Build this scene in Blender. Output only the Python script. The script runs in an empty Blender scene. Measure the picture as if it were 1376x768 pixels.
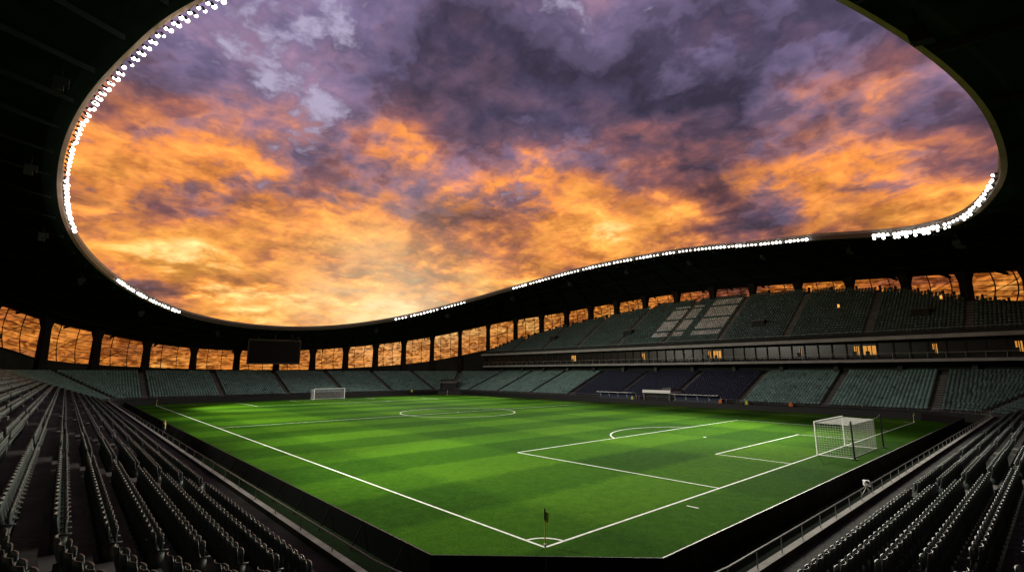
import bpy, math, random
import numpy as np
from mathutils import Vector, Matrix
random.seed(7); rng=np.random.default_rng(7)
scene=bpy.context.scene
scene.view_settings.view_transform='Standard'
scene.view_settings.look='None'
scene.view_settings.exposure=0
PI=math.pi
CAM=np.array([-13.8,-13.5,6.32])

# ---------------------------------------------------------------- materials
def lk(nt,a,b): nt.links.new(a,b)
def principled(name,col,rough=.7,metal=0.0,nscale=None,namt=.25,bump=0.0,bscale=None,emis=None,estr=0,spec=None,attr=None):
    m=bpy.data.materials.new(name); m.use_nodes=True; nt=m.node_tree
    b=nt.nodes['Principled BSDF']
    b.inputs['Base Color'].default_value=(*col,1); b.inputs['Roughness'].default_value=rough
    b.inputs['Metallic'].default_value=metal
    if spec is not None: b.inputs['Specular IOR Level'].default_value=spec
    tc=nt.nodes.new('ShaderNodeTexCoord')
    src=None
    if attr:
        a=nt.nodes.new('ShaderNodeAttribute'); a.attribute_name=attr; src=a.outputs['Color']
    if nscale:
        n=nt.nodes.new('ShaderNodeTexNoise'); n.inputs['Scale'].default_value=nscale; n.inputs['Detail'].default_value=3
        n.inputs['Roughness'].default_value=.65
        lk(nt,tc.outputs['Object'],n.inputs['Vector'])
        mr=nt.nodes.new('ShaderNodeMapRange'); mr.inputs['From Min'].default_value=.3; mr.inputs['From Max'].default_value=.7
        mr.inputs['To Min'].default_value=1-namt; mr.inputs['To Max'].default_value=1+namt
        lk(nt,n.outputs['Fac'],mr.inputs['Value'])
        mx=nt.nodes.new('ShaderNodeVectorMath'); mx.operation='SCALE'
        if src: lk(nt,src,mx.inputs[0])
        else: mx.inputs[0].default_value=col
        lk(nt,mr.outputs[0],mx.inputs['Scale']); src=mx.outputs[0]
    if src: lk(nt,src,b.inputs['Base Color'])
    if bump:
        n2=nt.nodes.new('ShaderNodeTexNoise'); n2.inputs['Scale'].default_value=bscale or 5; n2.inputs['Detail'].default_value=2
        lk(nt,tc.outputs['Object'],n2.inputs['Vector'])
        bp=nt.nodes.new('ShaderNodeBump'); bp.inputs['Strength'].default_value=bump; bp.inputs['Distance'].default_value=.05
        lk(nt,n2.outputs['Fac'],bp.inputs['Height']); lk(nt,bp.outputs[0],b.inputs['Normal'])
    if emis:
        b.inputs['Emission Color'].default_value=(*emis,1); b.inputs['Emission Strength'].default_value=estr
    return m

M={}
M['concrete']=principled('concrete',(.050,.050,.046),.9,nscale=.7,namt=.45,bump=.3,bscale=6,spec=.2)
M['concrete_mid']=principled('concrete_mid',(.11,.11,.105),.85,nscale=.5,namt=.3)
M['concrete_pale']=principled('concrete_pale',(.28,.27,.25),.85,nscale=1.3,namt=.35)
M['fascia']=principled('fascia_panel',(.20,.205,.20),.55,nscale=.4,namt=.2)
M['dark']=principled('dark_wall',(.018,.02,.019),.85,nscale=.5,namt=.3,spec=.2)
M['black']=principled('black_board',(.005,.005,.006),.6,spec=.3)
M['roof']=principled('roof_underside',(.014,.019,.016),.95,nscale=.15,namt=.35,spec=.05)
M['girder']=principled('roof_girder',(.016,.020,.018),.9,spec=.05)
M['rimmetal']=principled('rim_metal',(.42,.25,.18),.5,metal=.3,nscale=.6,namt=.2)
M['rimdark']=principled('rim_dark',(.045,.04,.036),.6,metal=.2)
M['rimcool']=principled('rim_fascia',(.16,.16,.16),.5,nscale=.5,namt=.3)
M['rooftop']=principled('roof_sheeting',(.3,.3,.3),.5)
M['column']=principled('facade_column',(.014,.013,.012),.85,spec=.1)
M['mullion']=principled('mullion_steel',(.02,.016,.013),.7,spec=.1)
M['seat']=principled('seat_plastic',(.1,.25,.22),.45,attr='Col',nscale=.35,namt=.22,spec=.5)
M['glass']=principled('dark_glazing',(.010,.011,.011),.25,spec=.3)
M['screen']=principled('screen_matt_black',(.004,.004,.005),.7,spec=.2)
M['litwin']=principled('lit_window',(.3,.2,.08),.5,nscale=1.5,emis=(1,.42,.06),estr=.6)
M['white']=principled('white_paint',(.8,.8,.8),.5)
M['linewhite']=principled('line_paint',(.72,.76,.68),.8,nscale=2.2,namt=.22)
M['net']=principled('net_cord',(.75,.75,.75),.7)
M['navy']=principled('navy_panel',(.01,.018,.045),.5)
M['steel']=principled('galvanised_rail',(.26,.26,.25),.5,metal=.5)
M['apron']=principled('shaded_apron_turf',(.007,.02,.004),.95,nscale=2,namt=.4,spec=.1)  # turf outside the boards, its shade put into a darker colour
M['outer']=principled('outer_paving',(.06,.06,.06),.9,nscale=.2,namt=.3)
M['lamp']=principled('lamp_lens',(1,1,1),.5,emis=(1,.96,.85),estr=9)
M['lamp'].cycles.emission_sampling='NONE'
M['litwin'].cycles.emission_sampling='NONE'
M['warm']=principled('warm_bulb',(1,.6,.2),.5,emis=(1,.36,.06),estr=1.2); M['warm'].cycles.emission_sampling='NONE'

def turf():
    m=bpy.data.materials.new('mown_turf'); m.use_nodes=True; nt=m.node_tree; N=nt.nodes
    b=N['Principled BSDF']; b.inputs['Roughness'].default_value=.95; b.inputs['Specular IOR Level'].default_value=.03
    tc=N.new('ShaderNodeTexCoord'); sx=N.new('ShaderNodeSeparateXYZ'); lk(nt,tc.outputs['Object'],sx.inputs[0])
    def mth(op,a,bv=None,c=None):
        n=N.new('ShaderNodeMath'); n.operation=op
        for i,v in enumerate((a,bv,c)):
            if v is None: continue
            if isinstance(v,(int,float)): n.inputs[i].default_value=v
            else: lk(nt,v,n.inputs[i])
        return n.outputs[0]
    wob=N.new('ShaderNodeTexNoise'); wob.inputs['Scale'].default_value=1.2; wob.inputs['Detail'].default_value=1; lk(nt,tc.outputs['Object'],wob.inputs['Vector'])
    w=mth('MULTIPLY',mth('SUBTRACT',wob.outputs['Fac'],.5),.8)
    def band(c,period,soft,off=0.):
        s=mth('SINE',mth('MULTIPLY',mth('ADD',mth('ADD',c,off),w),PI/period))
        return mth('MULTIPLY_ADD',mth('MAXIMUM',mth('MINIMUM',mth('MULTIPLY',s,soft),1),-1),.5,.5)
    by=band(sx.outputs['Y'],5.5,4.); bx=band(sx.outputs['X'],10.08,5.,-3.76)
    n1=N.new('ShaderNodeTexNoise'); n1.inputs['Scale'].default_value=.09; n1.inputs['Detail'].default_value=2; lk(nt,tc.outputs['Object'],n1.inputs['Vector'])
    n2=N.new('ShaderNodeTexNoise'); n2.inputs['Scale'].default_value=1.6; n2.inputs['Detail'].default_value=6; n2.inputs['Roughness'].default_value=.8; lk(nt,tc.outputs['Object'],n2.inputs['Vector'])
    n3=N.new('ShaderNodeTexNoise'); n3.inputs['Scale'].default_value=16; n3.inputs['Detail'].default_value=3; lk(nt,tc.outputs['Object'],n3.inputs['Vector'])
    f=mth('ADD',mth('MULTIPLY',by,.33),mth('MULTIPLY',bx,.24))
    f=mth('ADD',f,mth('MULTIPLY',n1.outputs['Fac'],.5))
    f=mth('ADD',f,mth('MULTIPLY',mth('SUBTRACT',n2.outputs['Fac'],.5),.95))
    f=mth('ADD',f,mth('MULTIPLY',mth('SUBTRACT',n3.outputs['Fac'],.5),1.1))
    f=mth('SUBTRACT',f,.05)
    cr=N.new('ShaderNodeValToRGB'); e=cr.color_ramp.elements
    e[0].position=0; e[0].color=(.009,.042,.0012,1); e[1].position=1; e[1].color=(.070,.175,.006,1)
    x=e.new(.5); x.color=(.028,.094,.0025,1)
    lk(nt,f,cr.inputs[0]); lk(nt,cr.outputs[0],b.inputs['Base Color'])
    bp=N.new('ShaderNodeBump'); bp.inputs['Strength'].default_value=.7; bp.inputs['Distance'].default_value=.06
    lk(nt,n3.outputs['Fac'],bp.inputs['Height']); lk(nt,bp.outputs[0],b.inputs['Normal'])
    return m
M['turf']=turf()

def panel():
    m=bpy.data.materials.new('translucent_facade_panel'); m.use_nodes=True; nt=m.node_tree; N=nt.nodes
    N.remove(N['Principled BSDF']); out=N['Material Output']
    tr=N.new('ShaderNodeBsdfTransparent'); tl=N.new('ShaderNodeBsdfTranslucent')
    tc=N.new('ShaderNodeTexCoord'); n=N.new('ShaderNodeTexNoise'); n.inputs['Scale'].default_value=.35; n.inputs['Detail'].default_value=3
    n.inputs['Distortion'].default_value=1.5
    mp=N.new('ShaderNodeMapping'); mp.inputs['Scale'].default_value=(1,1,2.6); mp.inputs['Rotation'].default_value=(.5,.3,0)
    lk(nt,tc.outputs['Object'],mp.inputs[0]); lk(nt,mp.outputs[0],n.inputs['Vector'])
    cr=N.new('ShaderNodeValToRGB'); e=cr.color_ramp.elements; e[0].position=.38; e[0].color=(.20,.13,.08,1); e[1].position=.62; e[1].color=(.92,.78,.60,1)
    lk(nt,n.outputs['Fac'],cr.inputs[0]); lk(nt,cr.outputs[0],tr.inputs[0])
    tl.inputs[0].default_value=(.8,.42,.16,1)
    mx=N.new('ShaderNodeMixShader'); mx.inputs[0].default_value=.22
    lk(nt,tr.outputs[0],mx.inputs[1]); lk(nt,tl.outputs[0],mx.inputs[2]); lk(nt,mx.outputs[0],out.inputs[0])
    return m
M['panel']=panel()

class MB:
    def __init__(s,*mats): s.v=[]; s.f=[]; s.m=[]; s.mats=list(mats)
    def quad(s,a,b,c,d,m=0):
        i=len(s.v); s.v+= [tuple(a),tuple(b),tuple(c),tuple(d)]; s.f.append((i,i+1,i+2,i+3)); s.m.append(m)
    def box(s,c,hx,hy,hz,m=0):
        c=np.array(c,float); hx=np.array(hx,float); hy=np.array(hy,float); hz=np.array(hz,float)
        i=len(s.v)
        for sz in(-1,1):
            for sx,sy in((-1,-1),(1,-1),(1,1),(-1,1)): s.v.append(tuple(c+sx*hx+sy*hy+sz*hz))
        for f in((3,2,1,0),(4,5,6,7),(0,1,5,4),(1,2,6,5),(2,3,7,6),(3,0,4,7)):
            s.f.append(tuple(i+k for k in f)); s.m.append(m)
    def abox(s,x0,x1,y0,y1,z0,z1,m=0):
        s.box(((x0+x1)/2,(y0+y1)/2,(z0+z1)/2),((x1-x0)/2,0,0),(0,(y1-y0)/2,0),(0,0,(z1-z0)/2),m)
    def bar(s,a,b,r,m=0,n=4,r2=None):
        a=np.array(a,float); b=np.array(b,float); d=b-a; L=np.linalg.norm(d)
        if L<1e-6: return
        d/=L; u=np.cross(d,(0,0,1)); 
        if np.linalg.norm(u)<.1: u=np.cross(d,(1,0,0))
        u/=np.linalg.norm(u); w=np.cross(d,u); i=len(s.v); r2=r if r2 is None else r2
        for p,rr in((a,r),(b,r2)):
            for k in range(n):
                t=2*PI*(k+.5)/n; s.v.append(tuple(p+rr*(math.cos(t)*u+math.sin(t)*w)))
        for k in range(n):
            k2=(k+1)%n; s.f.append((i+k,i+k2,i+n+k2,i+n+k)); s.m.append(m)
        s.f.append(tuple(i+k for k in range(n))[::-1]); s.m.append(m)
        s.f.append(tuple(i+n+k for k in range(n))); s.m.append(m)
    def strip(s,A,B,m=0,closed=False):
        n=len(A); i=len(s.v)
        for p in A: s.v.append(tuple(p))
        for p in B: s.v.append(tuple(p))
        for k in range(n if closed else n-1):
            k2=(k+1)%n; s.f.append((i+k,i+k2,i+n+k2,i+n+k)); s.m.append(m)
    def obj(s,name,parent=None,smooth=False):
        me=bpy.data.meshes.new(name); me.from_pydata(s.v,[],s.f)
        for mt in s.mats: me.materials.append(mt)
        me.polygons.foreach_set('material_index',s.m)
        if smooth: me.polygons.foreach_set('use_smooth',[True]*len(s.f))
        me.update(); o=bpy.data.objects.new(name,me); scene.collection.objects.link(o)
        if parent: o.parent=parent
        return o
def empty(name,loc=(0,0,0)):
    e=bpy.data.objects.new(name,None); e.location=loc; scene.collection.objects.link(e); return e

def path(R,nc=14,ns=12):
    pts=[]
    cs=[((-1,-1),PI),((69,-1),1.5*PI),((69,106),0),((-1,106),.5*PI)]
    for ci,((cx,cy),a0) in enumerate(cs):
        for k in range(nc+1):
            a=a0+.5*PI*k/nc; n=(math.cos(a),math.sin(a)); pts.append((cx+n[0]*R,cy+n[1]*R,n[0],n[1]))
        nx=cs[(ci+1)%4][0]; a=a0+.5*PI; n=(math.cos(a),math.sin(a))
        for k in range(1,ns):
            t=k/ns; pts.append((cx+(nx[0]-cx)*t+n[0]*R,cy+(nx[1]-cy)*t+n[1]*R,n[0],n[1]))
    return pts
def cat(P,closed=True,sub=14):
    P=np.array(P,float); n=len(P); out=[]
    for i in range(n):
        p0,p1,p2,p3=P[(i-1)%n],P[i],P[(i+1)%n],P[(i+2)%n]
        for k in range(sub):
            t=k/sub; out.append(.5*((2*p1)+(-p0+p2)*t+(2*p0-5*p1+4*p2-p3)*t*t+(-p0+3*p1-3*p2+p3)*t**3))
    return np.array(out)
CX,CY=34,52.5
rimP=[(-10,21,30.4),(-12.6,28,29.7),(-15.2,38.5,28.4),(-16.4,50,26.9),(-16.1,61,24.8),(-14.2,71,22.7),(-10.3,83.4,21),(-4.3,95,19.3),(4.3,105,17.7),(16.1,113,16.95),(29.4,117,17.3),(42.9,116.2,18.85),(56,111,21.7),(69.2,100.6,26.1),(76.8,87,29.5),(83.,67.5,32.6),(85,50,33.2),(83.5,35,32.2),(78.5,20.7,29.6),(71.2,9.3,27),(65.5,.6,24.6),(57.7,-4.9,22.5),(50,-9.2,21.4),(39.6,-12.1,21.5),(32,-12.5,22.7),(25.6,-11.6,24.2),(18.9,-9.3,26),(12,-6,27.6),(4,-.5,29.3),(-4,9,30.5)]
rimD=cat(rimP); 
rimD2=rimD.copy()
for _ in range(6): rimD2=(np.roll(rimD2,1,0)+2*rimD2+np.roll(rimD2,-1,0))/4
def pol(a): return np.arctan2(a[:,1]-CY,a[:,0]-CX)
def periodic(arr):
    th=pol(arr); o=np.argsort(th); th=th[o]; a=arr[o]
    th=np.concatenate([th-2*PI,th,th+2*PI]); a=np.concatenate([a,a,a]); return th,a
rth,rar=periodic(rimD2)
def rim(t):
    t=(t+PI)%(2*PI)-PI
    return np.array([np.interp(t,rth,rar[:,k]) for k in range(3)])
def rr_in(x,y):
    hx,hy,r=72,79.5,45
    qx=abs(x-CX)-(hx-r); qy=abs(y-CY)-(hy-r)
    return math.hypot(max(qx,0),max(qy,0))+min(max(qx,qy),0)-r
def castout(ox,oy,dx,dy):
    lo,hi=0,150
    for _ in range(40):
        m=(lo+hi)/2
        if rr_in(ox+dx*m,oy+dy*m)<0: lo=m
        else: hi=m
    return lo
outP=[(95,-11.4,22.2,17),(106,6.5,24.9,20),(106,35,26.8,22.5),(106,55.5,27.3,23),(106,87,26.3,20.5),(100.3,109.8,24.4,16.5),(92.5,119.1,22.3,13.6),(72.7,130.5,17.4,9.3),(43,132,13.3,7.2),(21,132,12.2,6.9),(5.2,132,12.8,7.2),(-9.8,128.7,15.2,7.9),(-18,124,16.9,8.9),(-24.3,119.7,18.9,11),(-34,105,22.5,13.5),(-38,80,25.5,17),(-38,50,27,18),(-38,22,26.5,17),(-33,0,25,15),(-24,-13.7,23.5,12),(-8,-23.5,22,9.5),(10,-27,20,8.5),(34,-27,18,8),(61,-27,18.5,9),(82,-22,20.5,13)]
oth,oar=periodic(cat(outP))
def outer(t):
    t=(t+PI)%(2*PI)-PI; dx,dy=math.cos(t),math.sin(t); k=castout(CX,CY,dx,dy)
    return np.array([CX+dx*k,CY+dy*k,np.interp(t,oth,oar[:,2]),np.interp(t,oth,oar[:,3])])
def outerx(y): return CX+castout(CX,y,1,0)
def outerxw(y): return CX-castout(CX,y,-1,0)

# ---------------------------------------------------------------- ground
g=MB(M['outer']); g.quad((-3000,-3000,-.02),(3000,-3000,-.02),(3000,3000,-.02),(-3000,3000,-.02)); g.obj('ground')
a=MB(M['apron'])
P0=path(6.3); i=len(a.v)
a.v=[(p[0],p[1],0) for p in P0]; a.f=[tuple(range(len(P0)))]; a.m=[0]; a.obj('perimeter_apron')
B=[(-4.95,-.05),(-.0,-4.85),(68,-4.85),(72.95,-.05),(72.95,105.05),(68,109.85),(0,109.85),(-4.95,105.05)]
p=MB(M['turf']); p.v=[(x,y,.012) for x,y in B]; p.f=[tuple(range(8))]; p.m=[0]; p.obj('football_pitch')
L=MB(M['linewhite']); W=.06; Z=.020
def ln(x0,y0,x1,y1,z=Z):
    d=np.array([x1-x0,y1-y0]); d=d/np.linalg.norm(d); n=np.array([-d[1],d[0]])*W
    L.quad((x0-n[0],y0-n[1],z),(x1-n[0],y1-n[1],z),(x1+n[0],y1+n[1],z),(x0+n[0],y0+n[1],z))
def arc(cx,cy,r,a0,a1,n=48,z=Z+.004,W=.06):
    A=[];Bq=[]
    for k in range(n+1):
        t=a0+(a1-a0)*k/n; c,s=math.cos(t),math.sin(t); A.append((cx+(r-W)*c,cy+(r-W)*s,z)); Bq.append((cx+(r+W)*c,cy+(r+W)*s,z))
    L.strip(Bq,A)
w=W
ln(-w,0,68+w,0); ln(-w,105,68+w,105); ln(0,w,0,105-w); ln(68,w,68,105-w); ln(w,52.5,68-w,52.5)
for s,y in((1,0),(-1,105)):
    ln(13.84,y+s*w,13.84,y+s*16.5); ln(54.16,y+s*w,54.16,y+s*16.5); ln(13.84+w,y+s*16.5,54.16-w,y+s*16.5)
    ln(24.84,y+s*w,24.84,y+s*5.5); ln(43.16,y+s*w,43.16,y+s*5.5); ln(24.84+w,y+s*5.5,43.16-w,y+s*5.5)
    h=math.acos(5.5/9.15); c=PI/2 if s>0 else -PI/2; arc(34,y+s*11,9.15,c-h,c+h)
    arc(34,y+s*11,.09,0,2*PI,12,W=.088)
arc(34,52.5,9.15,0,2*PI,96); arc(34,52.5,.1,0,2*PI,12,z=Z+.008,W=.095)
for cx,cy,a0 in((0,0,0),(68,0,PI/2),(68,105,PI),(0,105,1.5*PI)): arc(cx,cy,1,a0,a0+PI/2,12)
ln(9.15,-1.2,9.15,-.6)
L.obj('pitch_markings')
bd=MB(M['black'],M['steel'])
for k in range(8):
    x0,y0=B[k]; x1,y1=B[(k+1)%8]; d=np.array([x1-x0,y1-y0]); Ln=np.linalg.norm(d); d/=Ln; n=np.array([d[1],-d[0]])
    cnt=max(1,round(Ln/3)); 
    for j in range(cnt):
        s0=Ln*j/cnt+.002; s1=Ln*(j+1)/cnt-.002; c=(s0+s1)/2
        cc=(x0+d[0]*c,y0+d[1]*c,.45)
        bd.box(cc,(d[0]*(s1-s0)/2,d[1]*(s1-s0)/2,0),(n[0]*.05,n[1]*.05,0),(0,0,.44))
        bd.box((cc[0]+n[0]*.03,cc[1]+n[1]*.03,.905),(d[0]*(s1-s0)/2,d[1]*(s1-s0)/2,0),(n[0]*.02,n[1]*.02,0),(0,0,.012),1 if k in(1,) else 0)
        bd.bar((cc[0]+n[0]*.1,cc[1]+n[1]*.1,.8),(cc[0]+n[0]*.5,cc[1]+n[1]*.5,.03),.03)
bd.obj('advertising_boards')

# ---------------------------------------------------------------- lower bowl
RD=.8; RR=.32; NR=17; F0=6.2
lb=MB(M['concrete'],M['concrete_pale'],M['dark'])
prof=[(0,0,2),(0,1.1,1),(.22,1.1,0),(.22,.9,0),(1.0,.9,0)]
z=.9
for i_ in range(NR):
    d=1+RD*i_
    if i_>0: prof.append((d,z,0))
    prof.append((d+RD,z+.0,0)) 
    z+=RR
prof.append((1+RD*NR,z,0))
for j in range(len(prof)-1):
    d0,z0,mm=prof[j]; d1,z1,_=prof[j+1]
    A=[(q[0],q[1],z0) for q in path(F0+d0)]; Bq=[(q[0],q[1],z1) for q in path(F0+d1)]
    if abs(d0-d1)+abs(z0-z1)<1e-6: continue
    lb.strip(A,Bq,mm,closed=True)
zt=z; dt=1+RD*NR
pp=path(F0+dt)
outq=[]
for q in pp:
    k=castout(q[0],q[1],q[2],q[3]); outq.append((q[0]+q[2]*(k-.3),q[1]+q[3]*(k-.3),zt))
lb.strip([(q[0],q[1],zt) for q in pp],outq,0,closed=True)
lb.obj('lower_stand_terrace')
rl=MB(M['steel'])
pr=path(F0+.11,nc=10,ns=40)
pts=[(q[0],q[1]) for q in pr]
for k in range(len(pts)):
    a_,b_=pts[k],pts[(k+1)%len(pts)]
    rl.bar((*a_,1.55),(*b_,1.55),.025,n=5)
    rl.bar((*a_,1.1),(*a_,1.55),.018)
rl.obj('pitchside_railing')

def boxq(x0,x1,y0,y1,z0,z1,lean=0):
    v=[];
    for zz in(z0,z1):
        dy=lean*(zz-z0)
        v+=[(x0,y0+dy,zz),(x1,y0+dy,zz),(x1,y1+dy,zz),(x0,y1+dy,zz)]
    f=[(3,2,1,0),(4,5,6,7),(0,1,5,4),(1,2,6,5),(2,3,7,6),(3,0,4,7)]
    return v,f
def join(parts):
    V=[];F=[]
    for v,f in parts:
        i=len(V); V+=v; F+=[tuple(i+k for k in q) for q in f]
    return np.array(V,float),np.array(F,int)
far_t=join([boxq(-.21,.21,.0,.05,.38,.80,.18),boxq(-.20,.20,-.13,-.03,.40,.70,.05)])
def curved(wd,z0,z1,y0,bow,lean,th,nx=6,nz=5,rc=.07):
    V=[];F=[]
    for side in(0,1):
        for j in range(nz+1):
            t=j/nz; zz=z0+(z1-z0)*t
            hw=wd
            ed=min(zz-z0,z1-zz)
            if ed<rc: hw=wd-rc+math.sqrt(max(0,rc*rc-(rc-ed)**2))
            for k in range(nx+1):
                u=-1+2*k/nx; V.append((u*hw,y0+lean*(zz-z0)-bow*(u*u)+side*th+(.02*math.sin(t*PI)),zz))
    n=(nx+1)*(nz+1)
    for j in range(nz):
        for k in range(nx):
            i=j*(nx+1)+k; F.append((i,i+1,i+nx+2,i+nx+1)); F.append((n+i+nx+1,n+i+nx+2,n+i+1,n+i))
    for k in range(nx):
        F.append((k+1,k,n+k,n+k+1)); i=nz*(nx+1)+k; F.append((i,i+1,n+i+1,n+i))
    for j in range(nz):
        i=j*(nx+1); F.append((i,i+nx+1,n+i+nx+1,n+i)); i+=nx; F.append((i+nx+1,i,n+i,n+i+nx+1))
    return V,F
near_t=join([curved(.225,.36,.82,.0,.05,.2,.022),curved(.205,.38,.72,-.15,-.02,.06,.035),
             boxq(-.25,-.225,-.14,.10,.0,.46),boxq(-.26,-.22,-.2,.06,.44,.47)])
seatP={0:[],1:[]}
TEAL=np.array([.115,.205,.190]); NEAR_DIM=np.array([.052,.072,.068]); NAVY=np.array([.010,.016,.036]); WHITE=np.array([.46,.49,.47])  # near-stand seats: their dimness is put into a darker seat colour
def put(x,y,zf,nx,ny,col):
    dd=math.hypot(x-CAM[0],y-CAM[1])
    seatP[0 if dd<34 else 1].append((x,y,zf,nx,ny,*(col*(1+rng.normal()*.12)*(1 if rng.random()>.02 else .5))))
aisles=[]
def lower_seats():
    corners=[((-1,-1),PI),((69,-1),1.5*PI),((69,106),0),((-1,106),.5*PI)]
    for ci,((cx,cy),a0) in enumerate(corners):
        for blk in range(2):
            for i in range(NR):
                R=F0+1+RD*i+.55; m=.7/R; s=a0+PI/4*blk+m; e=a0+PI/4*(blk+1)-m; n=int((e-s)*R/.5)
                if n<1: continue
                for k in range(n):
                    t=s+(e-s)*(k+.5)/n
                    if ci==2 and blk==1 and i<9 and t<a0+PI/4+3.0/R+.12: continue
                    put(cx+R*math.cos(t),cy+R*math.sin(t),.9+RR*i,math.cos(t),math.sin(t),NEAR_DIM if ci==0 else TEAL*(.5 if ci==1 else 1))
        for kk in range(2): aisles.append((cx,cy,a0+PI/4*kk,0,0))
        nx=corners[(ci+1)%4][0]; a=a0+PI/2; n=(math.cos(a),math.sin(a)); dv=np.array([nx[0]-cx,nx[1]-cy],float); Ln=np.linalg.norm(dv); dv/=Ln
        nb=round(Ln/13.5); bl=Ln/nb
        for b in range(nb):
            ns=int((bl-1.3)/.5)
            if b>0: aisles.append((cx+dv[0]*bl*b,cy+dv[1]*bl*b,a,0,0))
            for i in range(NR):
                R=F0+1+RD*i+.55
                for k in range(ns):
                    s=bl*b+.65+(bl-1.3)*(k+.5)/ns; x=cx+dv[0]*s; y=cy+dv[1]*s
                    col=TEAL
                    if ci in(0,3): col=NEAR_DIM
                    if ci==1:
                        if 25<y<67:
                            col=NAVY
                            if i<5 and 38<y<45: continue
                    put(x+n[0]*R,y+n[1]*R,.9+RR*i,n[0],n[1],col)
        aisles.append((cx,cy,a,0,0))
lower_seats()
st=MB(M['concrete_mid'])
for (cx,cy,a,_,_) in aisles:
    n=np.array([math.cos(a),math.sin(a),0]); t=np.array([-n[1],n[0],0])
    for i in range(1,NR):
        c=np.array([cx,cy,0])+n*(F0+1+RD*i-.17); zz=.9+RR*(i-1)
        st.box(c+np.array([0,0,zz+RR/4+.002]),t*.5,n*.165,(0,0,RR/4))
st.obj('aisle_steps')

# ---------------------------------------------------------------- grandstands
ZY=[(-18,12.4),(-11.5,16.4),(6,21.9),(20,23.6),(33,24.4),(57,24.3),(68,22.8),(86,20.3),(103,16.5),(111,12.4)]
def ztop(y): return np.interp(y,[q[0] for q in ZY],[q[1] for q in ZY])
def grandstand(side):
    par=empty('grandstand')
    if side>0: X=lambda o:85+o; ox=outerx
    else: X=lambda o:-23-o; ox=outerxw
    sg=side
    mb=MB(M['concrete'],M['fascia'],M['dark'],M['glass'],M['litwin'],M['concrete_mid'])
    ys=np.linspace(-18,111,60)
    def slab(o0,z0,z1,m,front=1):
        A=[(X(o0),y,z1) for y in ys]; Bk=[(ox(y)-sg*.5,y,z1) for y in ys]
        A2=[(X(o0),y,z0) for y in ys]; B2=[(ox(y)-sg*.5,y,z0) for y in ys]
        mb.strip(A,Bk,m); mb.strip(A2,B2,m); mb.strip(A,A2,front)
        for e in(0,-1): mb.quad(A[e],Bk[e],B2[e],A2[e],m)
    slab(0,11.55,12.15,0); slab(.8,8.0,8.45,0)
    mb.abox(min(X(-.12),X(.12)),max(X(-.12),X(.12)),-18,111,12.2,12.75,2)
    rail=[(X(0),y,13.1) for y in ys]
    for k in range(len(ys)-1): mb.bar(rail[k],rail[k+1],.03,1); mb.bar(rail[k],(X(0),ys[k],12.7),.02,1)
    n=58
    lits={3:(.2,.6),7:(.5,.8),11:(.0,1),12:(.1,.5),16:(.2,.4),23:(.1,1),24:(.1,.4),31:(.5,.9),41:(.1,.9)}
    for k in range(n):
        y0=-17.5+128*k/n; y1=-17.5+128*(k+1)/n
        x=X(2.6)
        mb.quad((x,y0+.12,8.95),(x,y1-.12,8.95),(x,y1-.12,11.2),(x,y0+.12,11.2),3)
        if k in lits:
            f0,f1=lits[k]; ya=y0+.2+(y1-y0-.4)*f0; yb=y0+.2+(y1-y0-.4)*f1
            mb.quad((x-sg*.02,ya,9.3),(x-sg*.02,yb,9.3),(x-sg*.02,yb,10.8),(x-sg*.02,ya,10.8),4)
            for q in range(1,3): mb.box((x-sg*.05,ya+(yb-ya)*q/3,10.05),(.02,0,0),(0,.06,0),(0,0,.76),2)
            mb.box((x-sg*.08,(ya+yb)/2+.3,9.55),(.02,0,0),(0,.3,0),(0,0,.35),2)
        mb.box((x,y0,9.98),(.15,0,0),(0,.115,0),(0,0,1.5),2)
    mb.quad((X(2.65),-17.5,8.45),(X(2.65),110.5,8.45),(X(2.65),110.5,11.55),(X(2.65),-17.5,11.55),2)
    for k in range(0,59):
        y=-17.5+128*k/58; mb.bar((X(.95),y,8.45),(X(.95),y,9.4),.03,1)
    mb.bar((X(.95),-17.5,9.4),(X(.95),110.5,9.4),.035,1)
    mb.quad((X(5.5),-18,6.2),(X(5.5),111,6.2),(X(5.5),111,8.0),(X(5.5),-18,8.0),2)
    for y in np.arange(-14,110,9.2): mb.box((X(4.6),y,7.16),(.35,0,0),(0,.35,0),(0,0,.83),0)
    for i in range(25):
        zf=12.15+.52*i
        yy=[y for y in np.linspace(-18,111,260) if ztop(y)>=zf+.05]
        if not yy: continue
        y0,y1=yy[0],yy[-1]; xa,xb=X(1+.8*i),X(1+.8*(i+1))
        if i: mb.quad((xa,y0,zf-.52),(xa,y1,zf-.52),(xa,y1,zf),(xa,y0,zf),0)
        mb.quad((xa,y0,zf+.001),(xa,y1,zf+.001),(xb,y1,zf+.001),(xb,y0,zf+.001),0)
        for ye in(y0,y1): mb.abox(min(xa,xb),max(xa,xb),ye-.15,ye+.15,zf-1.2,zf+.9,2)
        yc=-18+6.5
        while yc<111:
            ya,yb=yc-6.45+.6,yc+6.45-.6
            k=int((yb-ya)/.5)
            for q in range(k):
                y=ya+(yb-ya)*(q+.5)/k
                if y<y0+.4 or y>y1-.4: continue
                vom=False
                for yv in(1.,27,59,85):
                    if abs(y-yv)<1.3 and 6<=i<=8: vom=True
                if vom: continue
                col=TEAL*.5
                if sg>0 and ((34.9<y<41.6) or (43.3<y<51)) and 4<=i<=21 and not(43.3<y<51 and i>19): col=WHITE if (i%6) else TEAL*.6
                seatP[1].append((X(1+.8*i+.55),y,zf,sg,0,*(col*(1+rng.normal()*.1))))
            if y0<yc+6.45<y1 and i>0:
                mb.box((X(1+.8*i-.2),yc+6.45,zf-.39),(.19,0,0),(0,.45,0),(0,0,.13),5)
            yc+=12.9
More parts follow.
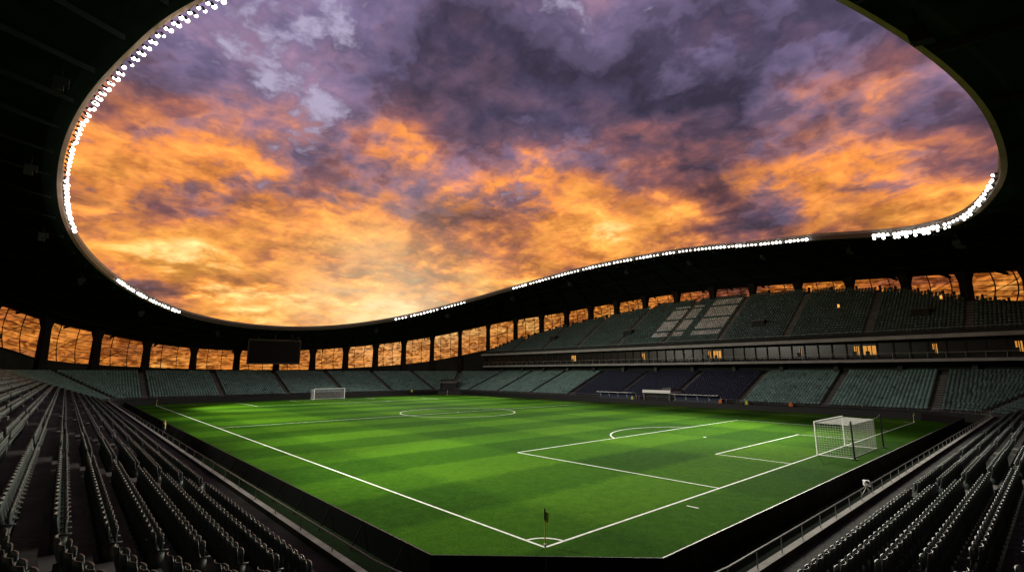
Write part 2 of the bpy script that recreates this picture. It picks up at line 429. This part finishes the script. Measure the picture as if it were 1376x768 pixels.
    for yv in(1.,27,59,85):
        mb.box((X(6.6),yv,16.05),(.6,0,0),(0,1.2,0),(0,0,.75),2)
        mb.box((X(6.55),yv,16.86),(.7,0,0),(0,1.3,0),(0,0,.06),5)
    mb.obj('tiers',par)
    return par
gE=grandstand(1); gW=grandstand(-1)
bl=MB(M['warm'])
for (x,y,zz) in((95,13.5,18.9),(95,-1.5,18.9),(89,5,9.9),(88,95,9.6)):
    bl.box((x,y,zz),(.12,0,0),(0,.15,0),(0,0,.28))
bl.obj('exit_lights',gE)

def build_seats(name,lod,tmpl):
    P=np.array(seatP[lod]); V,F=tmpl; n=len(P)
    c=P[:,3]; s=P[:,4]
    X=P[:,0,None]+V[None,:,0]*s[:,None]+V[None,:,1]*c[:,None]
    Y=P[:,1,None]-V[None,:,0]*c[:,None]+V[None,:,1]*s[:,None]
    Zz=P[:,2,None]+V[None,:,2]
    co=np.stack([X,Y,Zz],-1).reshape(-1,3)
    fc=(F[None]+ (np.arange(n)*len(V))[:,None,None]).reshape(-1,4)
    me=bpy.data.meshes.new(name); me.vertices.add(len(co)); me.vertices.foreach_set('co',co.ravel().astype(np.float32))
    me.loops.add(fc.size); me.loops.foreach_set('vertex_index',fc.ravel().astype(np.int32))
    me.polygons.add(len(fc)); me.polygons.foreach_set('loop_start',np.arange(0,fc.size,4,dtype=np.int32))
    try: me.polygons.foreach_set('loop_total',np.full(len(fc),4,dtype=np.int32))
    except Exception: pass
    me.update(calc_edges=True)
    at=me.color_attributes.new('Col','FLOAT_COLOR','POINT')
    cc=np.ones((n,len(V),4),np.float32); cc[:,:,:3]=np.clip(P[:,None,5:8],0,1); at.data.foreach_set('color',cc.ravel())
    me.materials.append(M['seat'])
    o=bpy.data.objects.new(name,me); scene.collection.objects.link(o); return o
par=empty('stadium_seats')
for nm,l,t in(('detailed_seats',0,near_t),('distant_seats',1,far_t)):
    o=build_seats(nm,l,t); o.parent=par

# ---------------------------------------------------------------- roof
roof=empty('stadium_roof')
N=320; TH=[-PI+2*PI*k/N for k in range(N)]
RI=[rim(t) for t in TH]; OU=[outer(t) for t in TH]
def rp(k,t,dz=0,mode='u'):
    r,o=RI[k],OU[k]; e=t
    zz=r[2]+(o[2]-r[2])*(e)+ (1.2*math.sin(PI*min(1,max(0,e))) )
    return (r[0]+(o[0]-r[0])*t,r[1]+(o[1]-r[1])*t,zz+dz)
def ring(t,dz): return [rp(k,t,dz) for k in range(N)]
rm=MB(M['roof'],M['rimmetal'],M['rimdark'],M['rooftop'],M['rimcool'])
def inw(k,d,z):
    r=RI[k]; v=np.array([CX-r[0],CY-r[1]]); v/=np.linalg.norm(v); return (r[0]+v[0]*d,r[1]+v[1]*d,r[2]+z)
r_a=[inw(k,0,.75) for k in range(N)]; r_a2=[inw(k,0.02,.35) for k in range(N)]; r_b=[inw(k,0,-.25) for k in range(N)]
r_c=[inw(k,-.36,-.34) for k in range(N)]; r_d=[inw(k,-1.5,-.35) for k in range(N)]
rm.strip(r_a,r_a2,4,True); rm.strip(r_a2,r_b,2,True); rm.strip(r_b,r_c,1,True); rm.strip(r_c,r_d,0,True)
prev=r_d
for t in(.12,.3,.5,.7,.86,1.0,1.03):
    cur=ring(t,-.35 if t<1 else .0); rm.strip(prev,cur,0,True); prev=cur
topo=[rp(k,1.03,.5) for k in range(N)]; rm.strip(prev,topo,0,True)
prev=topo
for t in(.8,.5,.2): cur=ring(t,.8); rm.strip(prev,cur,3,True); prev=cur
rm.strip(prev,r_a,3,True)
rm.obj('roof_shell',roof,smooth=False)
gd=MB(M['girder'])
for k in range(0,N,5):
    for (t0,t1) in((.04,.3),(.3,.55),(.55,.8),(.8,1.0)):
        a_=np.array(rp(k,t0,-.45)); b_=np.array(rp(k,t1,-.45)); m=(a_+b_)/2; d=(b_-a_)/2
        s=np.cross(d,(0,0,1)); s=s/np.linalg.norm(s)*.12
        gd.box(m-np.array([0,0,.15]),d,s,(0,0,.22))
for t in(.3,.55,.8):
    for k in range(N): gd.bar(rp(k,t,-.65),rp((k+1)%N,t,-.65),.1)
for k in range(3,N,16):
    a_=np.array(rp(k,.10,-.5)); gd.bar(a_,a_-np.array([0,0,1.2]),.06); 
    gd.box(a_-np.array([0,0,1.5]),(.45,0,0),(0,.35,0),(0,0,.3)); gd.box(a_-np.array([.1,.2,2.0]),(.3,0,0),(0,.45,.1),(0,0,.2))
gd.obj('girders',roof)
def th_of(x,y): return math.atan2(y-CY,x-CX)
segs=[((-3,8),(-15.4,66),2),((-9.6,85),(1.5,102.5),1),((54.5,112),(70,99.6),1),((77,86.5),(72,10.5),1),((65.5,1),(38,-12.1),2)]
lm=MB(M['lamp'],M['black'])
def dome(c,d,r,m):
    d=d/np.linalg.norm(d); u=np.cross(d,(0,0,1)); u/=np.linalg.norm(u); w_=np.cross(u,d); i=len(lm.v); ns=10
    rings=[(.75,-.6),(1,0),(.85,.5),(.45,.85)]
    for rr,hh in rings:
        for k in range(ns):
            t=2*PI*k/ns; lm.v.append(tuple(c+r*(rr*(math.cos(t)*u+math.sin(t)*w_)+hh*d)))
    for j in range(3):
        for k in range(ns):
            k2=(k+1)%ns; lm.f.append((i+j*ns+k,i+j*ns+k2,i+(j+1)*ns+k2,i+(j+1)*ns+k)); lm.m.append(m)
    lm.f.append(tuple(i+3*ns+k for k in range(ns))); lm.m.append(m)
for si,(p0,p1,rows) in enumerate(segs):
    t0=th_of(*p0); t1=th_of(*p1)
    while t1>t0: t1-=2*PI
    if t0-t1>PI:  t1+=2*PI
    dense=np.linspace(t0,t1,600); pts=np.array([rim(t) for t in dense]); ds=np.concatenate([[0],np.cumsum(np.linalg.norm(np.diff(pts,axis=0),axis=1))])
    s=0; idx=0; grp=random.randint(4,7)
    while s<ds[-1]:
        t=np.interp(s,ds,dense); r=rim(t); v=np.array([CX-r[0],CY-r[1],0]); v/=np.linalg.norm(v)
        tg=np.array([-v[1],v[0],0])
        for row in range(rows):
            if si==4 and row==1 and random.random()<.3: continue
            c=r+v*(.35+.10*row)+np.array([0,0,-.08-.46*row])+tg*(.25*row)
            tgt=np.array([CX+random.uniform(-20,20),CY+random.uniform(-30,30),0]); d=tgt-c; d/=np.linalg.norm(d)
            far=np.linalg.norm(c-CAM)>70
            rad=(.23 if far else .15)*random.uniform(.7,1.15)
            dome(c,d,rad,0); lm.bar(c-d*.3,c-d*rad*.55,.08,1,6,rad*.7)
            lm.bar(c-d*.2,c-v*.35+np.array([0,0,.1]),.03,1)
        s+=.92 if rows==2 else .95; idx+=1
        if idx==grp: s+=random.uniform(.2,.8); idx=0; grp=random.randint(4,9)
lm.obj('floodlights',roof)
def spot(x,y,tx,ty,E,size=75,blend=.6):
    t=th_of(x,y); r=rim(t); v=np.array([CX-r[0],CY-r[1],0]); v/=np.linalg.norm(v); c=r+v*1.6+np.array([0,0,-.9])
    l=bpy.data.lights.new('floodlight_beam','SPOT'); l.energy=E; l.color=(1,.96,.80); l.spot_size=math.radians(size); l.spot_blend=blend; l.shadow_soft_size=.6
    o=bpy.data.objects.new('floodlight_beam',l); o.location=c; scene.collection.objects.link(o)
    o.rotation_euler=Vector((tx-c[0],ty-c[1],-c[2])).to_track_quat('-Z','Y').to_euler(); o.parent=roof
K=62000
spot(-12,26,12,8,K*.95,60); spot(-15,38,18,22,K*.95,66); spot(-16.4,50,26,45,K*.85,80); spot(-16,62,34,70,K*.95,84)
spot(-6,92,24,85,K,75); spot(60,108,44,82,K*.8,75)
spot(77,85,48,88,K*.8,75); spot(83,66,36,60,K*.85,72); spot(85,50,24,36,K*.95,68); spot(83,33,18,18,K*.9,66); spot(76,16,16,8,K*.95,62)
spot(62,-2,22,28,K*.7,80); spot(46,-11,30,40,K*.7,80)

# ---------------------------------------------------------------- facade
fa=empty('translucent_facade')
pn=MB(M['panel']); col=MB(M['column'],M['concrete']); mu=MB(M['mullion']); wl=MB(M['dark'])
dense=np.linspace(-PI,PI,3000,endpoint=False); op=np.array([outer(t) for t in dense]); ds=np.concatenate([[0],np.cumsum(np.linalg.norm(np.diff(op[:,:2],axis=0),axis=1))])
tot=ds[-1]+np.linalg.norm(op[0,:2]-op[-1,:2]); NB=54; SUB=6
def at(s):
    s=s%tot; k=min(int(np.searchsorted(ds,s)),len(dense)-1); o=op[k]; o2=op[(k+3)%len(op)]; tg=np.array([*(o2[:2]-op[k-3,:2]),0]); tg/=np.linalg.norm(tg); n=np.array([tg[1],-tg[0],0]); return o,tg,n
for b in range(NB):
    s0=tot*b/NB; o,tg,n=at(s0)
    H=o[2]+.3
    A=np.array([o[0],o[1],0])-n*.9
    zl=5.5
    for (za,zb_,w0,w1) in((zl,H-2,.75,.6),(H-2,H,.6,.95)):
        i=len(col.v)
        for zz,w_ in((za,w0),(zb_,w1)):
            for sx,sy in((-1,-1),(1,-1),(1,1),(-1,1)):
                q=A+tg*sx*w_+n*sy*w_*1.1+np.array([0,0,zz]); col.v.append(tuple(q))
        for f in((0,1,5,4),(1,2,6,5),(2,3,7,6),(3,0,4,7),(4,5,6,7)):
            col.f.append(tuple(i+k for k in f)); col.m.append(0)
    G=[]
    for j in range(SUB+1):
        o,tg,n=at(s0+tot/NB*j/SUB); row=[]
        zb,ztp=o[3],o[2]
        for h in range(7):
            u=h/6; bulge=.8*math.sin(PI*u); row.append(np.array([o[0],o[1],0])+n*(bulge-.2)+np.array([0,0,zb+(ztp+.2-zb)*u]))
        G.append(row)
    for j in range(SUB):
        for h in range(6): pn.quad(G[j][h],G[j+1][h],G[j+1][h+1],G[j][h+1])
    ns_=-n*.08
    for j in range(0,SUB+1,2):
        for h in range(6): mu.bar(G[j][h]+ns_,G[j][h+1]+ns_,.09)
    for j in range(SUB):
        for h in range(7): mu.bar(G[j][h]+ns_,G[j+1][h]+ns_,.06 if 0<h<6 else .22)
    for j in range(SUB):
        mu.bar(G[j][6-j]+ns_*1.5,G[j+1][5-j]+ns_*1.5,.06)
    for j in range(SUB):
        wl.quad((*G[j][0][:2],0),(*G[j+1][0][:2],0),G[j+1][0],G[j][0])
pn.obj('panels',fa); col.obj('columns',fa); mu.obj('mullions',fa); wl.obj('perimeter_wall',fa)

# ---------------------------------------------------------------- scoreboard
sb=empty('scoreboard',(25.8,122.5,0)); sb.rotation_euler=(0,0,math.radians(-14))
m_=MB(M['black'],M['rimdark'],M['screen'])
m_.abox(-6,6,-.4,.5,8.7,14.4,0); m_.abox(-6.15,6.15,-.5,.6,14.4,14.75,1); m_.abox(-6.15,6.15,-.5,.6,8.4,8.7,1)
m_.abox(-6.2,-6.0,-.5,.6,8.7,14.4,1); m_.abox(6.0,6.2,-.5,.6,8.7,14.4,1)
m_.quad((-5.8,-.42,8.9),(5.8,-.42,8.9),(5.8,-.42,14.2),(-5.8,-.42,14.2),2)
for x in(-4,0,4): m_.bar((x,0,14.7),(x,0,17.0),.12,1)
m_.obj('screen_cabinet',sb)

# ---------------------------------------------------------------- goals
def goal(y,s):
    par=empty('football_goal',(34,y,0)); 
    f=MB(M['white']); 
    for x in(-3.66,3.66): f.bar((x,0,0),(x,0,2.5),.06,n=10)
    f.bar((-3.72,0,2.5),(3.72,0,2.5),.06,n=10)
    D=-s*2.3
    for x in(-3.66,3.66): f.bar((x,0,.04),(x,D,.04),.03,n=6)
    f.bar((-3.66,D,.04),(3.66,D,.04),.03,n=6)
    f.obj('goal_frame',par)
    nt=MB(M['net']); r=.006
    def grid(o,u,v,nu,nv,sag=0):
        o,u,v=map(lambda q:np.array(q,float),(o,u,v))
        for k in range(nu+1): nt.bar(o+u*k/nu,o+u*k/nu+v,r,n=3)
        for k in range(nv+1): nt.bar(o+v*k/nv,o+v*k/nv+u,r,n=3)
    st_=.17
    grid((-3.66,D,0),(7.32,0,0),(0,0,2.4),int(7.32/st_),int(2.4/st_))
    for x in(-3.66,3.66): grid((x,0,0),(0,D,0),(0,0,2.42),int(2.3/st_),int(2.4/st_))
    grid((-3.66,0,2.46),(7.32,0,0),(0,D,-.06),int(7.32/st_),int(2.3/st_))
    nt.obj('goal_net',par)
    p_=MB(M['black'])
    for x in(-4.1,4.7 if s>0 else 4.1):
        p_.bar((x,D-s*.25,0),(x,D-s*.25,2.75),.06,n=8); p_.bar((x,D-s*.25,2.7),(math.copysign(3.66,x),D,2.4),.015); p_.bar((x,D-s*.25,0),(x,D-s*.25,.08),.2,n=8)
    p_.obj('net_supports',par)
goal(0,1); goal(105,-1)

M['flag']=principled('flag_cloth',(.6,.62,.05),.7); M['pole']=principled('flag_pole',(.65,.65,.15),.5)
for fx,fy in((0,0),(68,0),(68,105),(0,105)):
    par=empty('corner_flag',(fx,fy,0)); f=MB(M['pole'],M['flag'],M['black'],M['white'])
    f.bar((0,0,.02),(0,0,.95),.024,0,8); f.bar((0,0,.02),(0,0,.14),.05,3,8)
    f.bar((0,0,.95),(0,0,1.36),.026,2,8)
    a0=random.uniform(-.75,-.65)
    A=[];Bq=[]
    for k in range(7):
        t=k/6; x=math.cos(a0)*.16*t; y=math.sin(a0)*.16*t+.04*math.sin(t*7); A.append((x,y,1.32-.20*t)); Bq.append((x*.9,y*.9,.92-.10*t))
    f.strip(A,Bq,1)
    f.obj('pole_and_flag',par)

def dugout(y,Lh=4.6):
    par=empty('dugout',(73.9,y,0)); d=MB(M['navy'],M['concrete_mid'],M['glass'],M['white'])
    prof=[(1.2,0),(1.25,.9),(1.15,1.6),(.85,2.05),(.35,2.25),(-.3,2.2)]
    for j in range(len(prof)-1):
        (a0,b0),(a1,b1)=prof[j],prof[j+1]
        d.quad((a0,-Lh,b0),(a0,Lh,b0),(a1,Lh,b1),(a1,-Lh,b1),0)
    for yy in(-Lh,-Lh/2,0,Lh/2,Lh):
        for j in range(len(prof)-1):
            d.bar((prof[j][0],yy,prof[j][1]),(prof[j+1][0],yy,prof[j+1][1]),.04,3)
    d.bar((-.3,-Lh,2.2),(-.3,Lh,2.2),.05,3)
    for yy in np.arange(-Lh+.5,Lh,.62):
        d.box((.75,yy,.5),(.22,0,0),(0,.24,0),(0,0,.05),0); d.box((.98,yy,.85),(.04,0,0),(0,.24,0),(0,0,.32),0); d.box((.8,yy,.24),(.05,0,0),(0,.05,0),(0,0,.22),1)
    d.abox(-.2,1.3,-Lh,Lh,.0,.06,3)
    d.obj('shelter',par)
dugout(33); dugout(51)
tn=MB(M['concrete_mid'],M['dark'],M['white'])
tn.abox(75.0,79.2,38.6,38.9,0.01,2.3,0); tn.abox(75.0,79.2,44.4,44.7,0.01,2.3,0); tn.abox(75.0,79.3,38.5,44.8,2.3,2.5,2)
tn.quad((75.4,38.9,.01),(75.4,44.4,.01),(75.4,44.4,2.3),(75.4,38.9,2.3),1)  # dark sheet across the mouth stands in for shade inside the tunnel
tn.abox(74.95,75.0,38.5,44.8,2.27,2.85,2); tn.abox(76.5,78.8,39.2,41.2,2.5,3.3,0)
tn.obj('players_tunnel')
vt=empty('service_tunnel',(69,106,0)); vt.rotation_euler=(0,0,math.radians(52)); v_=MB(M['dark'],M['black'],M['concrete_mid'])
v_.abox(6.0,12.5,-2.3,-2.0,0.01,3.2,0); v_.abox(6.0,12.5,2.0,2.3,0.01,3.2,0); v_.abox(5.9,12.6,-2.4,2.4,3.2,3.6,2); v_.quad((6.15,-2,.01),(6.15,2,.01),(6.15,2,3.2),(6.15,-2,3.2),1)  # black quad paints the darkness of the opening; no recess behind it
v_.obj('portal',vt)

bc=empty('broadcast_camera',(17.3,-6.1,0)); b_=MB(M['black'],M['white'],M['steel'])
for a_ in(0,2.1,4.2): b_.bar((.0,0,.6),(.35*math.cos(a_),.35*math.sin(a_),.0),.025,2,6)
b_.box((0,0,.75),(.2,.08,0),(-.05,.12,0),(0,0,.12),1); b_.bar((.18,.08,.77),(.36,.15,.77),.07,0,10,.09); b_.box((-.2,-.08,.86),(.05,0,0),(0,.06,0),(0,0,.05),0)
b_.obj('camera_and_tripod',bc)

def person(x,y,zf,ang,top,step=.12,arm=.1,h=1.78):
    mt=bpy.data.materials.new('clothing'); mt.use_nodes=True; nt=mt.node_tree; b=nt.nodes['Principled BSDF']; b.inputs['Roughness'].default_value=.8
    tc=nt.nodes.new('ShaderNodeTexCoord'); sx=nt.nodes.new('ShaderNodeSeparateXYZ'); lk(nt,tc.outputs['Object'],sx.inputs[0])
    dv=nt.nodes.new('ShaderNodeMath'); dv.operation='DIVIDE'; dv.inputs[1].default_value=h; lk(nt,sx.outputs['Z'],dv.inputs[0])
    cr=nt.nodes.new('ShaderNodeValToRGB'); cr.color_ramp.interpolation='CONSTANT'; e=cr.color_ramp.elements
    e[0].position=0; e[0].color=(.01,.01,.01,1); e[1].position=.06; e[1].color=(.02,.02,.03,1)
    for p_,c in((.5,top),(.835,(.35,.2,.14)),(.955,(.03,.02,.015))): q=e.new(p_); q.color=(*c,1)
    lk(nt,dv.outputs[0],cr.inputs[0]); lk(nt,cr.outputs[0],b.inputs['Base Color'])
    s=h/1.78
    V=[(0,0,.95,.15),(0,0,1.15,.14),(0,0,1.38,.17),(0,0,1.5,.065),(0,.02,1.6,.085),(0,.02,1.7,.09),
       (.1,0,.9,.10),(.12,step,.5,.075),(.12,step*.6,.09,.05),(.12,step*.6+.14,.04,.045),
       (-.1,0,.9,.10),(-.12,-step*.4,.5,.075),(-.12,-step,.09,.05),(-.12,-step+.14,.04,.045),
       (.2,0,1.4,.07),(.26,-.03,1.13,.05),(.25,arm,.9,.035),(.25,arm+.06,.81,.04),
       (-.2,0,1.4,.07),(-.26,-.03,1.13,.05),(-.25,arm*.4,.9,.035),(-.25,arm*.4+.06,.81,.04)]
    E=[(0,1),(1,2),(2,3),(3,4),(4,5),(0,6),(6,7),(7,8),(8,9),(0,10),(10,11),(11,12),(12,13),(2,14),(14,15),(15,16),(16,17),(2,18),(18,19),(19,20),(20,21)]
    me=bpy.data.meshes.new('person'); me.from_pydata([(a*s,b2*s,c*s) for a,b2,c,_ in V],E,[]); o=bpy.data.objects.new('person',me); scene.collection.objects.link(o)
    me.materials.append(mt)
    sm=o.modifiers.new('skin','SKIN'); 
    for i,q in enumerate(V): me.skin_vertices[0].data[i].radius=(q[3]*s,q[3]*s*(.8 if i<3 else 1))
    me.skin_vertices[0].data[0].use_root=True
    sm.use_smooth_shade=True
    ss=o.modifiers.new('sub','SUBSURF'); ss.levels=1; ss.render_levels=2
    o.location=(x,y,zf); o.rotation_euler=(0,0,ang)
ORG=(.6,.16,.03); YEL=(.5,.5,.05); BLK=(.03,.03,.035)
for q in((73.8,44.9,.001,1.6,BLK),(73.7,46.5,.001,1.2,YEL),(74.2,28.2,.001,1.5,ORG),(74.0,27,.001,-1,BLK),(74.0,23.5,.001,1.4,YEL),(74.3,16.6,.001,1.6,ORG),(-6.2,45,.0,-1.4,BLK),(-6.0,46.1,.0,-2,YEL),(60,111,.0,3,YEL)):
    person(*q,step=random.uniform(.05,.2))

# ---------------------------------------------------------------- world
SAZ=math.radians(61.5); SEL=math.radians(5)
sd=(math.cos(SAZ)*math.cos(SEL),math.sin(SAZ)*math.cos(SEL),math.sin(SEL))
wd=bpy.data.worlds.new('World'); scene.world=wd; wd.use_nodes=True; nt=wd.node_tree; N_=nt.nodes; bg=N_['Background']
tc=N_.new('ShaderNodeTexCoord')
def mth(op,*a,clamp=False):
    n=N_.new('ShaderNodeMath'); n.operation=op; n.use_clamp=clamp
    for i,v in enumerate(a):
        if isinstance(v,(int,float)): n.inputs[i].default_value=v
        else: lk(nt,v,n.inputs[i])
    return n.outputs[0]
def vm(op,a,b=None,scale=None):
    n=N_.new('ShaderNodeVectorMath'); n.operation=op
    for i,v in enumerate((a,b)):
        if v is None: continue
        if isinstance(v,tuple): n.inputs[i].default_value=v
        else: lk(nt,v,n.inputs[i])
    if scale is not None:
        if isinstance(scale,(int,float)): n.inputs['Scale'].default_value=scale
        else: lk(nt,scale,n.inputs['Scale'])
    return n.outputs['Value'] if op=='DOT_PRODUCT' else n.outputs[0]
def noise(v,sc,det=6,ro=.55,dist=0,out='Fac'):
    n=N_.new('ShaderNodeTexNoise'); n.noise_dimensions='2D'; n.inputs['Scale'].default_value=sc; n.inputs['Detail'].default_value=det; n.inputs['Roughness'].default_value=ro; n.inputs['Distortion'].default_value=dist
    lk(nt,v,n.inputs['Vector']); return n.outputs[out]
def mrange(v,a,b,c=0,d=1,smooth=True):
    n=N_.new('ShaderNodeMapRange'); n.interpolation_type='SMOOTHSTEP' if smooth else 'LINEAR'
    for k,x in zip(('From Min','From Max','To Min','To Max'),(a,b,c,d)): n.inputs[k].default_value=x
    lk(nt,v,n.inputs['Value']); return n.outputs[0]
def ramp(v,stops):
    n=N_.new('ShaderNodeValToRGB'); e=n.color_ramp.elements
    e[0].position=stops[0][0]; e[0].color=(*stops[0][1],1); e[1].position=stops[-1][0]; e[1].color=(*stops[-1][1],1)
    for p_,c in stops[1:-1]: q=e.new(p_); q.color=(*c,1)
    lk(nt,v,n.inputs[0]); return n.outputs[0]
D=vm('NORMALIZE',tc.outputs['Generated']); sep=N_.new('ShaderNodeSeparateXYZ'); lk(nt,D,sep.inputs[0])
zc=mth('MAXIMUM',sep.outputs['Z'],.0); den=mth('ADD',zc,.24)
cmb=N_.new('ShaderNodeCombineXYZ'); lk(nt,mth('DIVIDE',sep.outputs['X'],den),cmb.inputs[0]); lk(nt,mth('DIVIDE',sep.outputs['Y'],den),cmb.inputs[1])
P=cmb.outputs[0]
wn=noise(P,5.5,4,.6,out='Color')
PW=vm('ADD',P,vm('SCALE',vm('SUBTRACT',wn,(.5,.5,.5)),scale=.085))
sw=N_.new('ShaderNodeSeparateXYZ'); lk(nt,wn,sw.inputs[0])
bil=mth('SUBTRACT',.10,mth('ABSOLUTE',mth('SUBTRACT',sw.outputs['Z'],.5)))
so_=.07
PB=vm('ADD',PW,(math.cos(SAZ)*so_,math.sin(SAZ)*so_,0))
n1=noise(PW,2.1,9,.60); n1b=noise(PB,2.1,5,.60)
n1=mth('SUBTRACT',n1,mth('MULTIPLY',bil,.38))
n3=noise(vm('ADD',P,(14.1,6.6,2.)),1.9,4,.6,0)
dens=mrange(n1,.43,.55)
relief=mth('SUBTRACT',n1,n1b)
dotp=vm('DOT_PRODUCT',D,sd)
glow=mth('POWER',mth('MAXIMUM',dotp,.0),9)
low=mrange(zc,.08,.64,1,0)
H=mth('ADD',mth('MULTIPLY',low,.60),mth('MULTIPLY',glow,.14))
H=mth('ADD',H,mth('MULTIPLY',mth('SUBTRACT',n3,.5),1.15))
H=mth('ADD',H,mth('MULTIPLY',relief,1.0))
H=mth('ADD',H,.035,clamp=True)
lit=ramp(H,[(0,(.19,.145,.27)),(.2,(.26,.16,.25)),(.34,(.46,.19,.17)),(.47,(.88,.28,.06)),(.72,(1,.41,.07)),(1,(1,.70,.28))])
shd=ramp(H,[(0,(.066,.050,.098)),(.22,(.105,.060,.095)),(.42,(.21,.080,.082)),(.60,(.44,.14,.055)),(.80,(.85,.30,.05)),(1,(1,.56,.18))])
mx=N_.new('ShaderNodeMixRGB'); lk(nt,dens,mx.inputs[0]); lk(nt,lit,mx.inputs[1]); lk(nt,shd,mx.inputs[2])
br=mth('ADD',1.05,mth('MULTIPLY',relief,3.6))
br=mth('MINIMUM',mth('MAXIMUM',br,.55),1.6)
mxs=vm('SCALE',mx.outputs[0],scale=br)
gap=mth('MULTIPLY',mrange(n1,.37,.28,0,1),mrange(H,.40,.16,0,1))
mg=N_.new('ShaderNodeMixRGB'); lk(nt,mth('MULTIPLY',gap,.85),mg.inputs[0]); lk(nt,mxs,mg.inputs[1]); mg.inputs[2].default_value=(.50,.44,.62,1)
g2=mth('MULTIPLY',mth('POWER',mth('MAXIMUM',dotp,.0),90),mrange(n1,.35,.60,.95,.45))
ms=N_.new('ShaderNodeMixRGB'); lk(nt,g2,ms.inputs[0]); lk(nt,mg.outputs[0],ms.inputs[1]); ms.inputs[2].default_value=(1.15,.92,.54,1)
hz=mrange(zc,.0,.14,.5,0)
mh=N_.new('ShaderNodeMixRGB'); lk(nt,hz,mh.inputs[0]); lk(nt,ms.outputs[0],mh.inputs[1]); mh.inputs[2].default_value=(1.0,.40,.09,1)
lk(nt,mh.outputs[0],bg.inputs[0]); bg.inputs[1].default_value=1.0
sk=N_.new('ShaderNodeTexSky'); sk.sky_type='NISHITA'; sk.sun_disc=False; sk.sun_elevation=math.radians(3); sk.sun_rotation=math.radians(90)-SAZ
bg2=N_.new('ShaderNodeBackground'); lk(nt,sk.outputs[0],bg2.inputs[0]); bg2.inputs[1].default_value=.005
asn=N_.new('ShaderNodeAddShader'); lk(nt,bg.outputs[0],asn.inputs[0]); lk(nt,bg2.outputs[0],asn.inputs[1]); lk(nt,asn.outputs[0],N_['World Output'].inputs[0])
try: wd.cycles.sampling_method='MANUAL'; wd.cycles.sample_map_resolution=512
except Exception: pass
sl=bpy.data.lights.new('sun','SUN'); sl.energy=.2; sl.angle=math.radians(2); sl.color=(1,.55,.25)
so=bpy.data.objects.new('sun',sl); scene.collection.objects.link(so); so.rotation_euler=Vector((-sd[0],-sd[1],-sd[2])).to_track_quat('-Z','Y').to_euler()

# ---------------------------------------------------------------- camera
cd=bpy.data.cameras.new('camera'); cd.sensor_width=36; cd.lens=36*655/1376; cd.clip_end=10000; cd.clip_start=.1
co=bpy.data.objects.new('camera',cd); scene.collection.objects.link(co); co.location=CAM
az=math.radians(47.97); el=math.radians(10.05)
co.rotation_euler=Vector((math.cos(az)*math.cos(el),math.sin(az)*math.cos(el),math.sin(el))).to_track_quat('-Z','Y').to_euler()
scene.camera=co
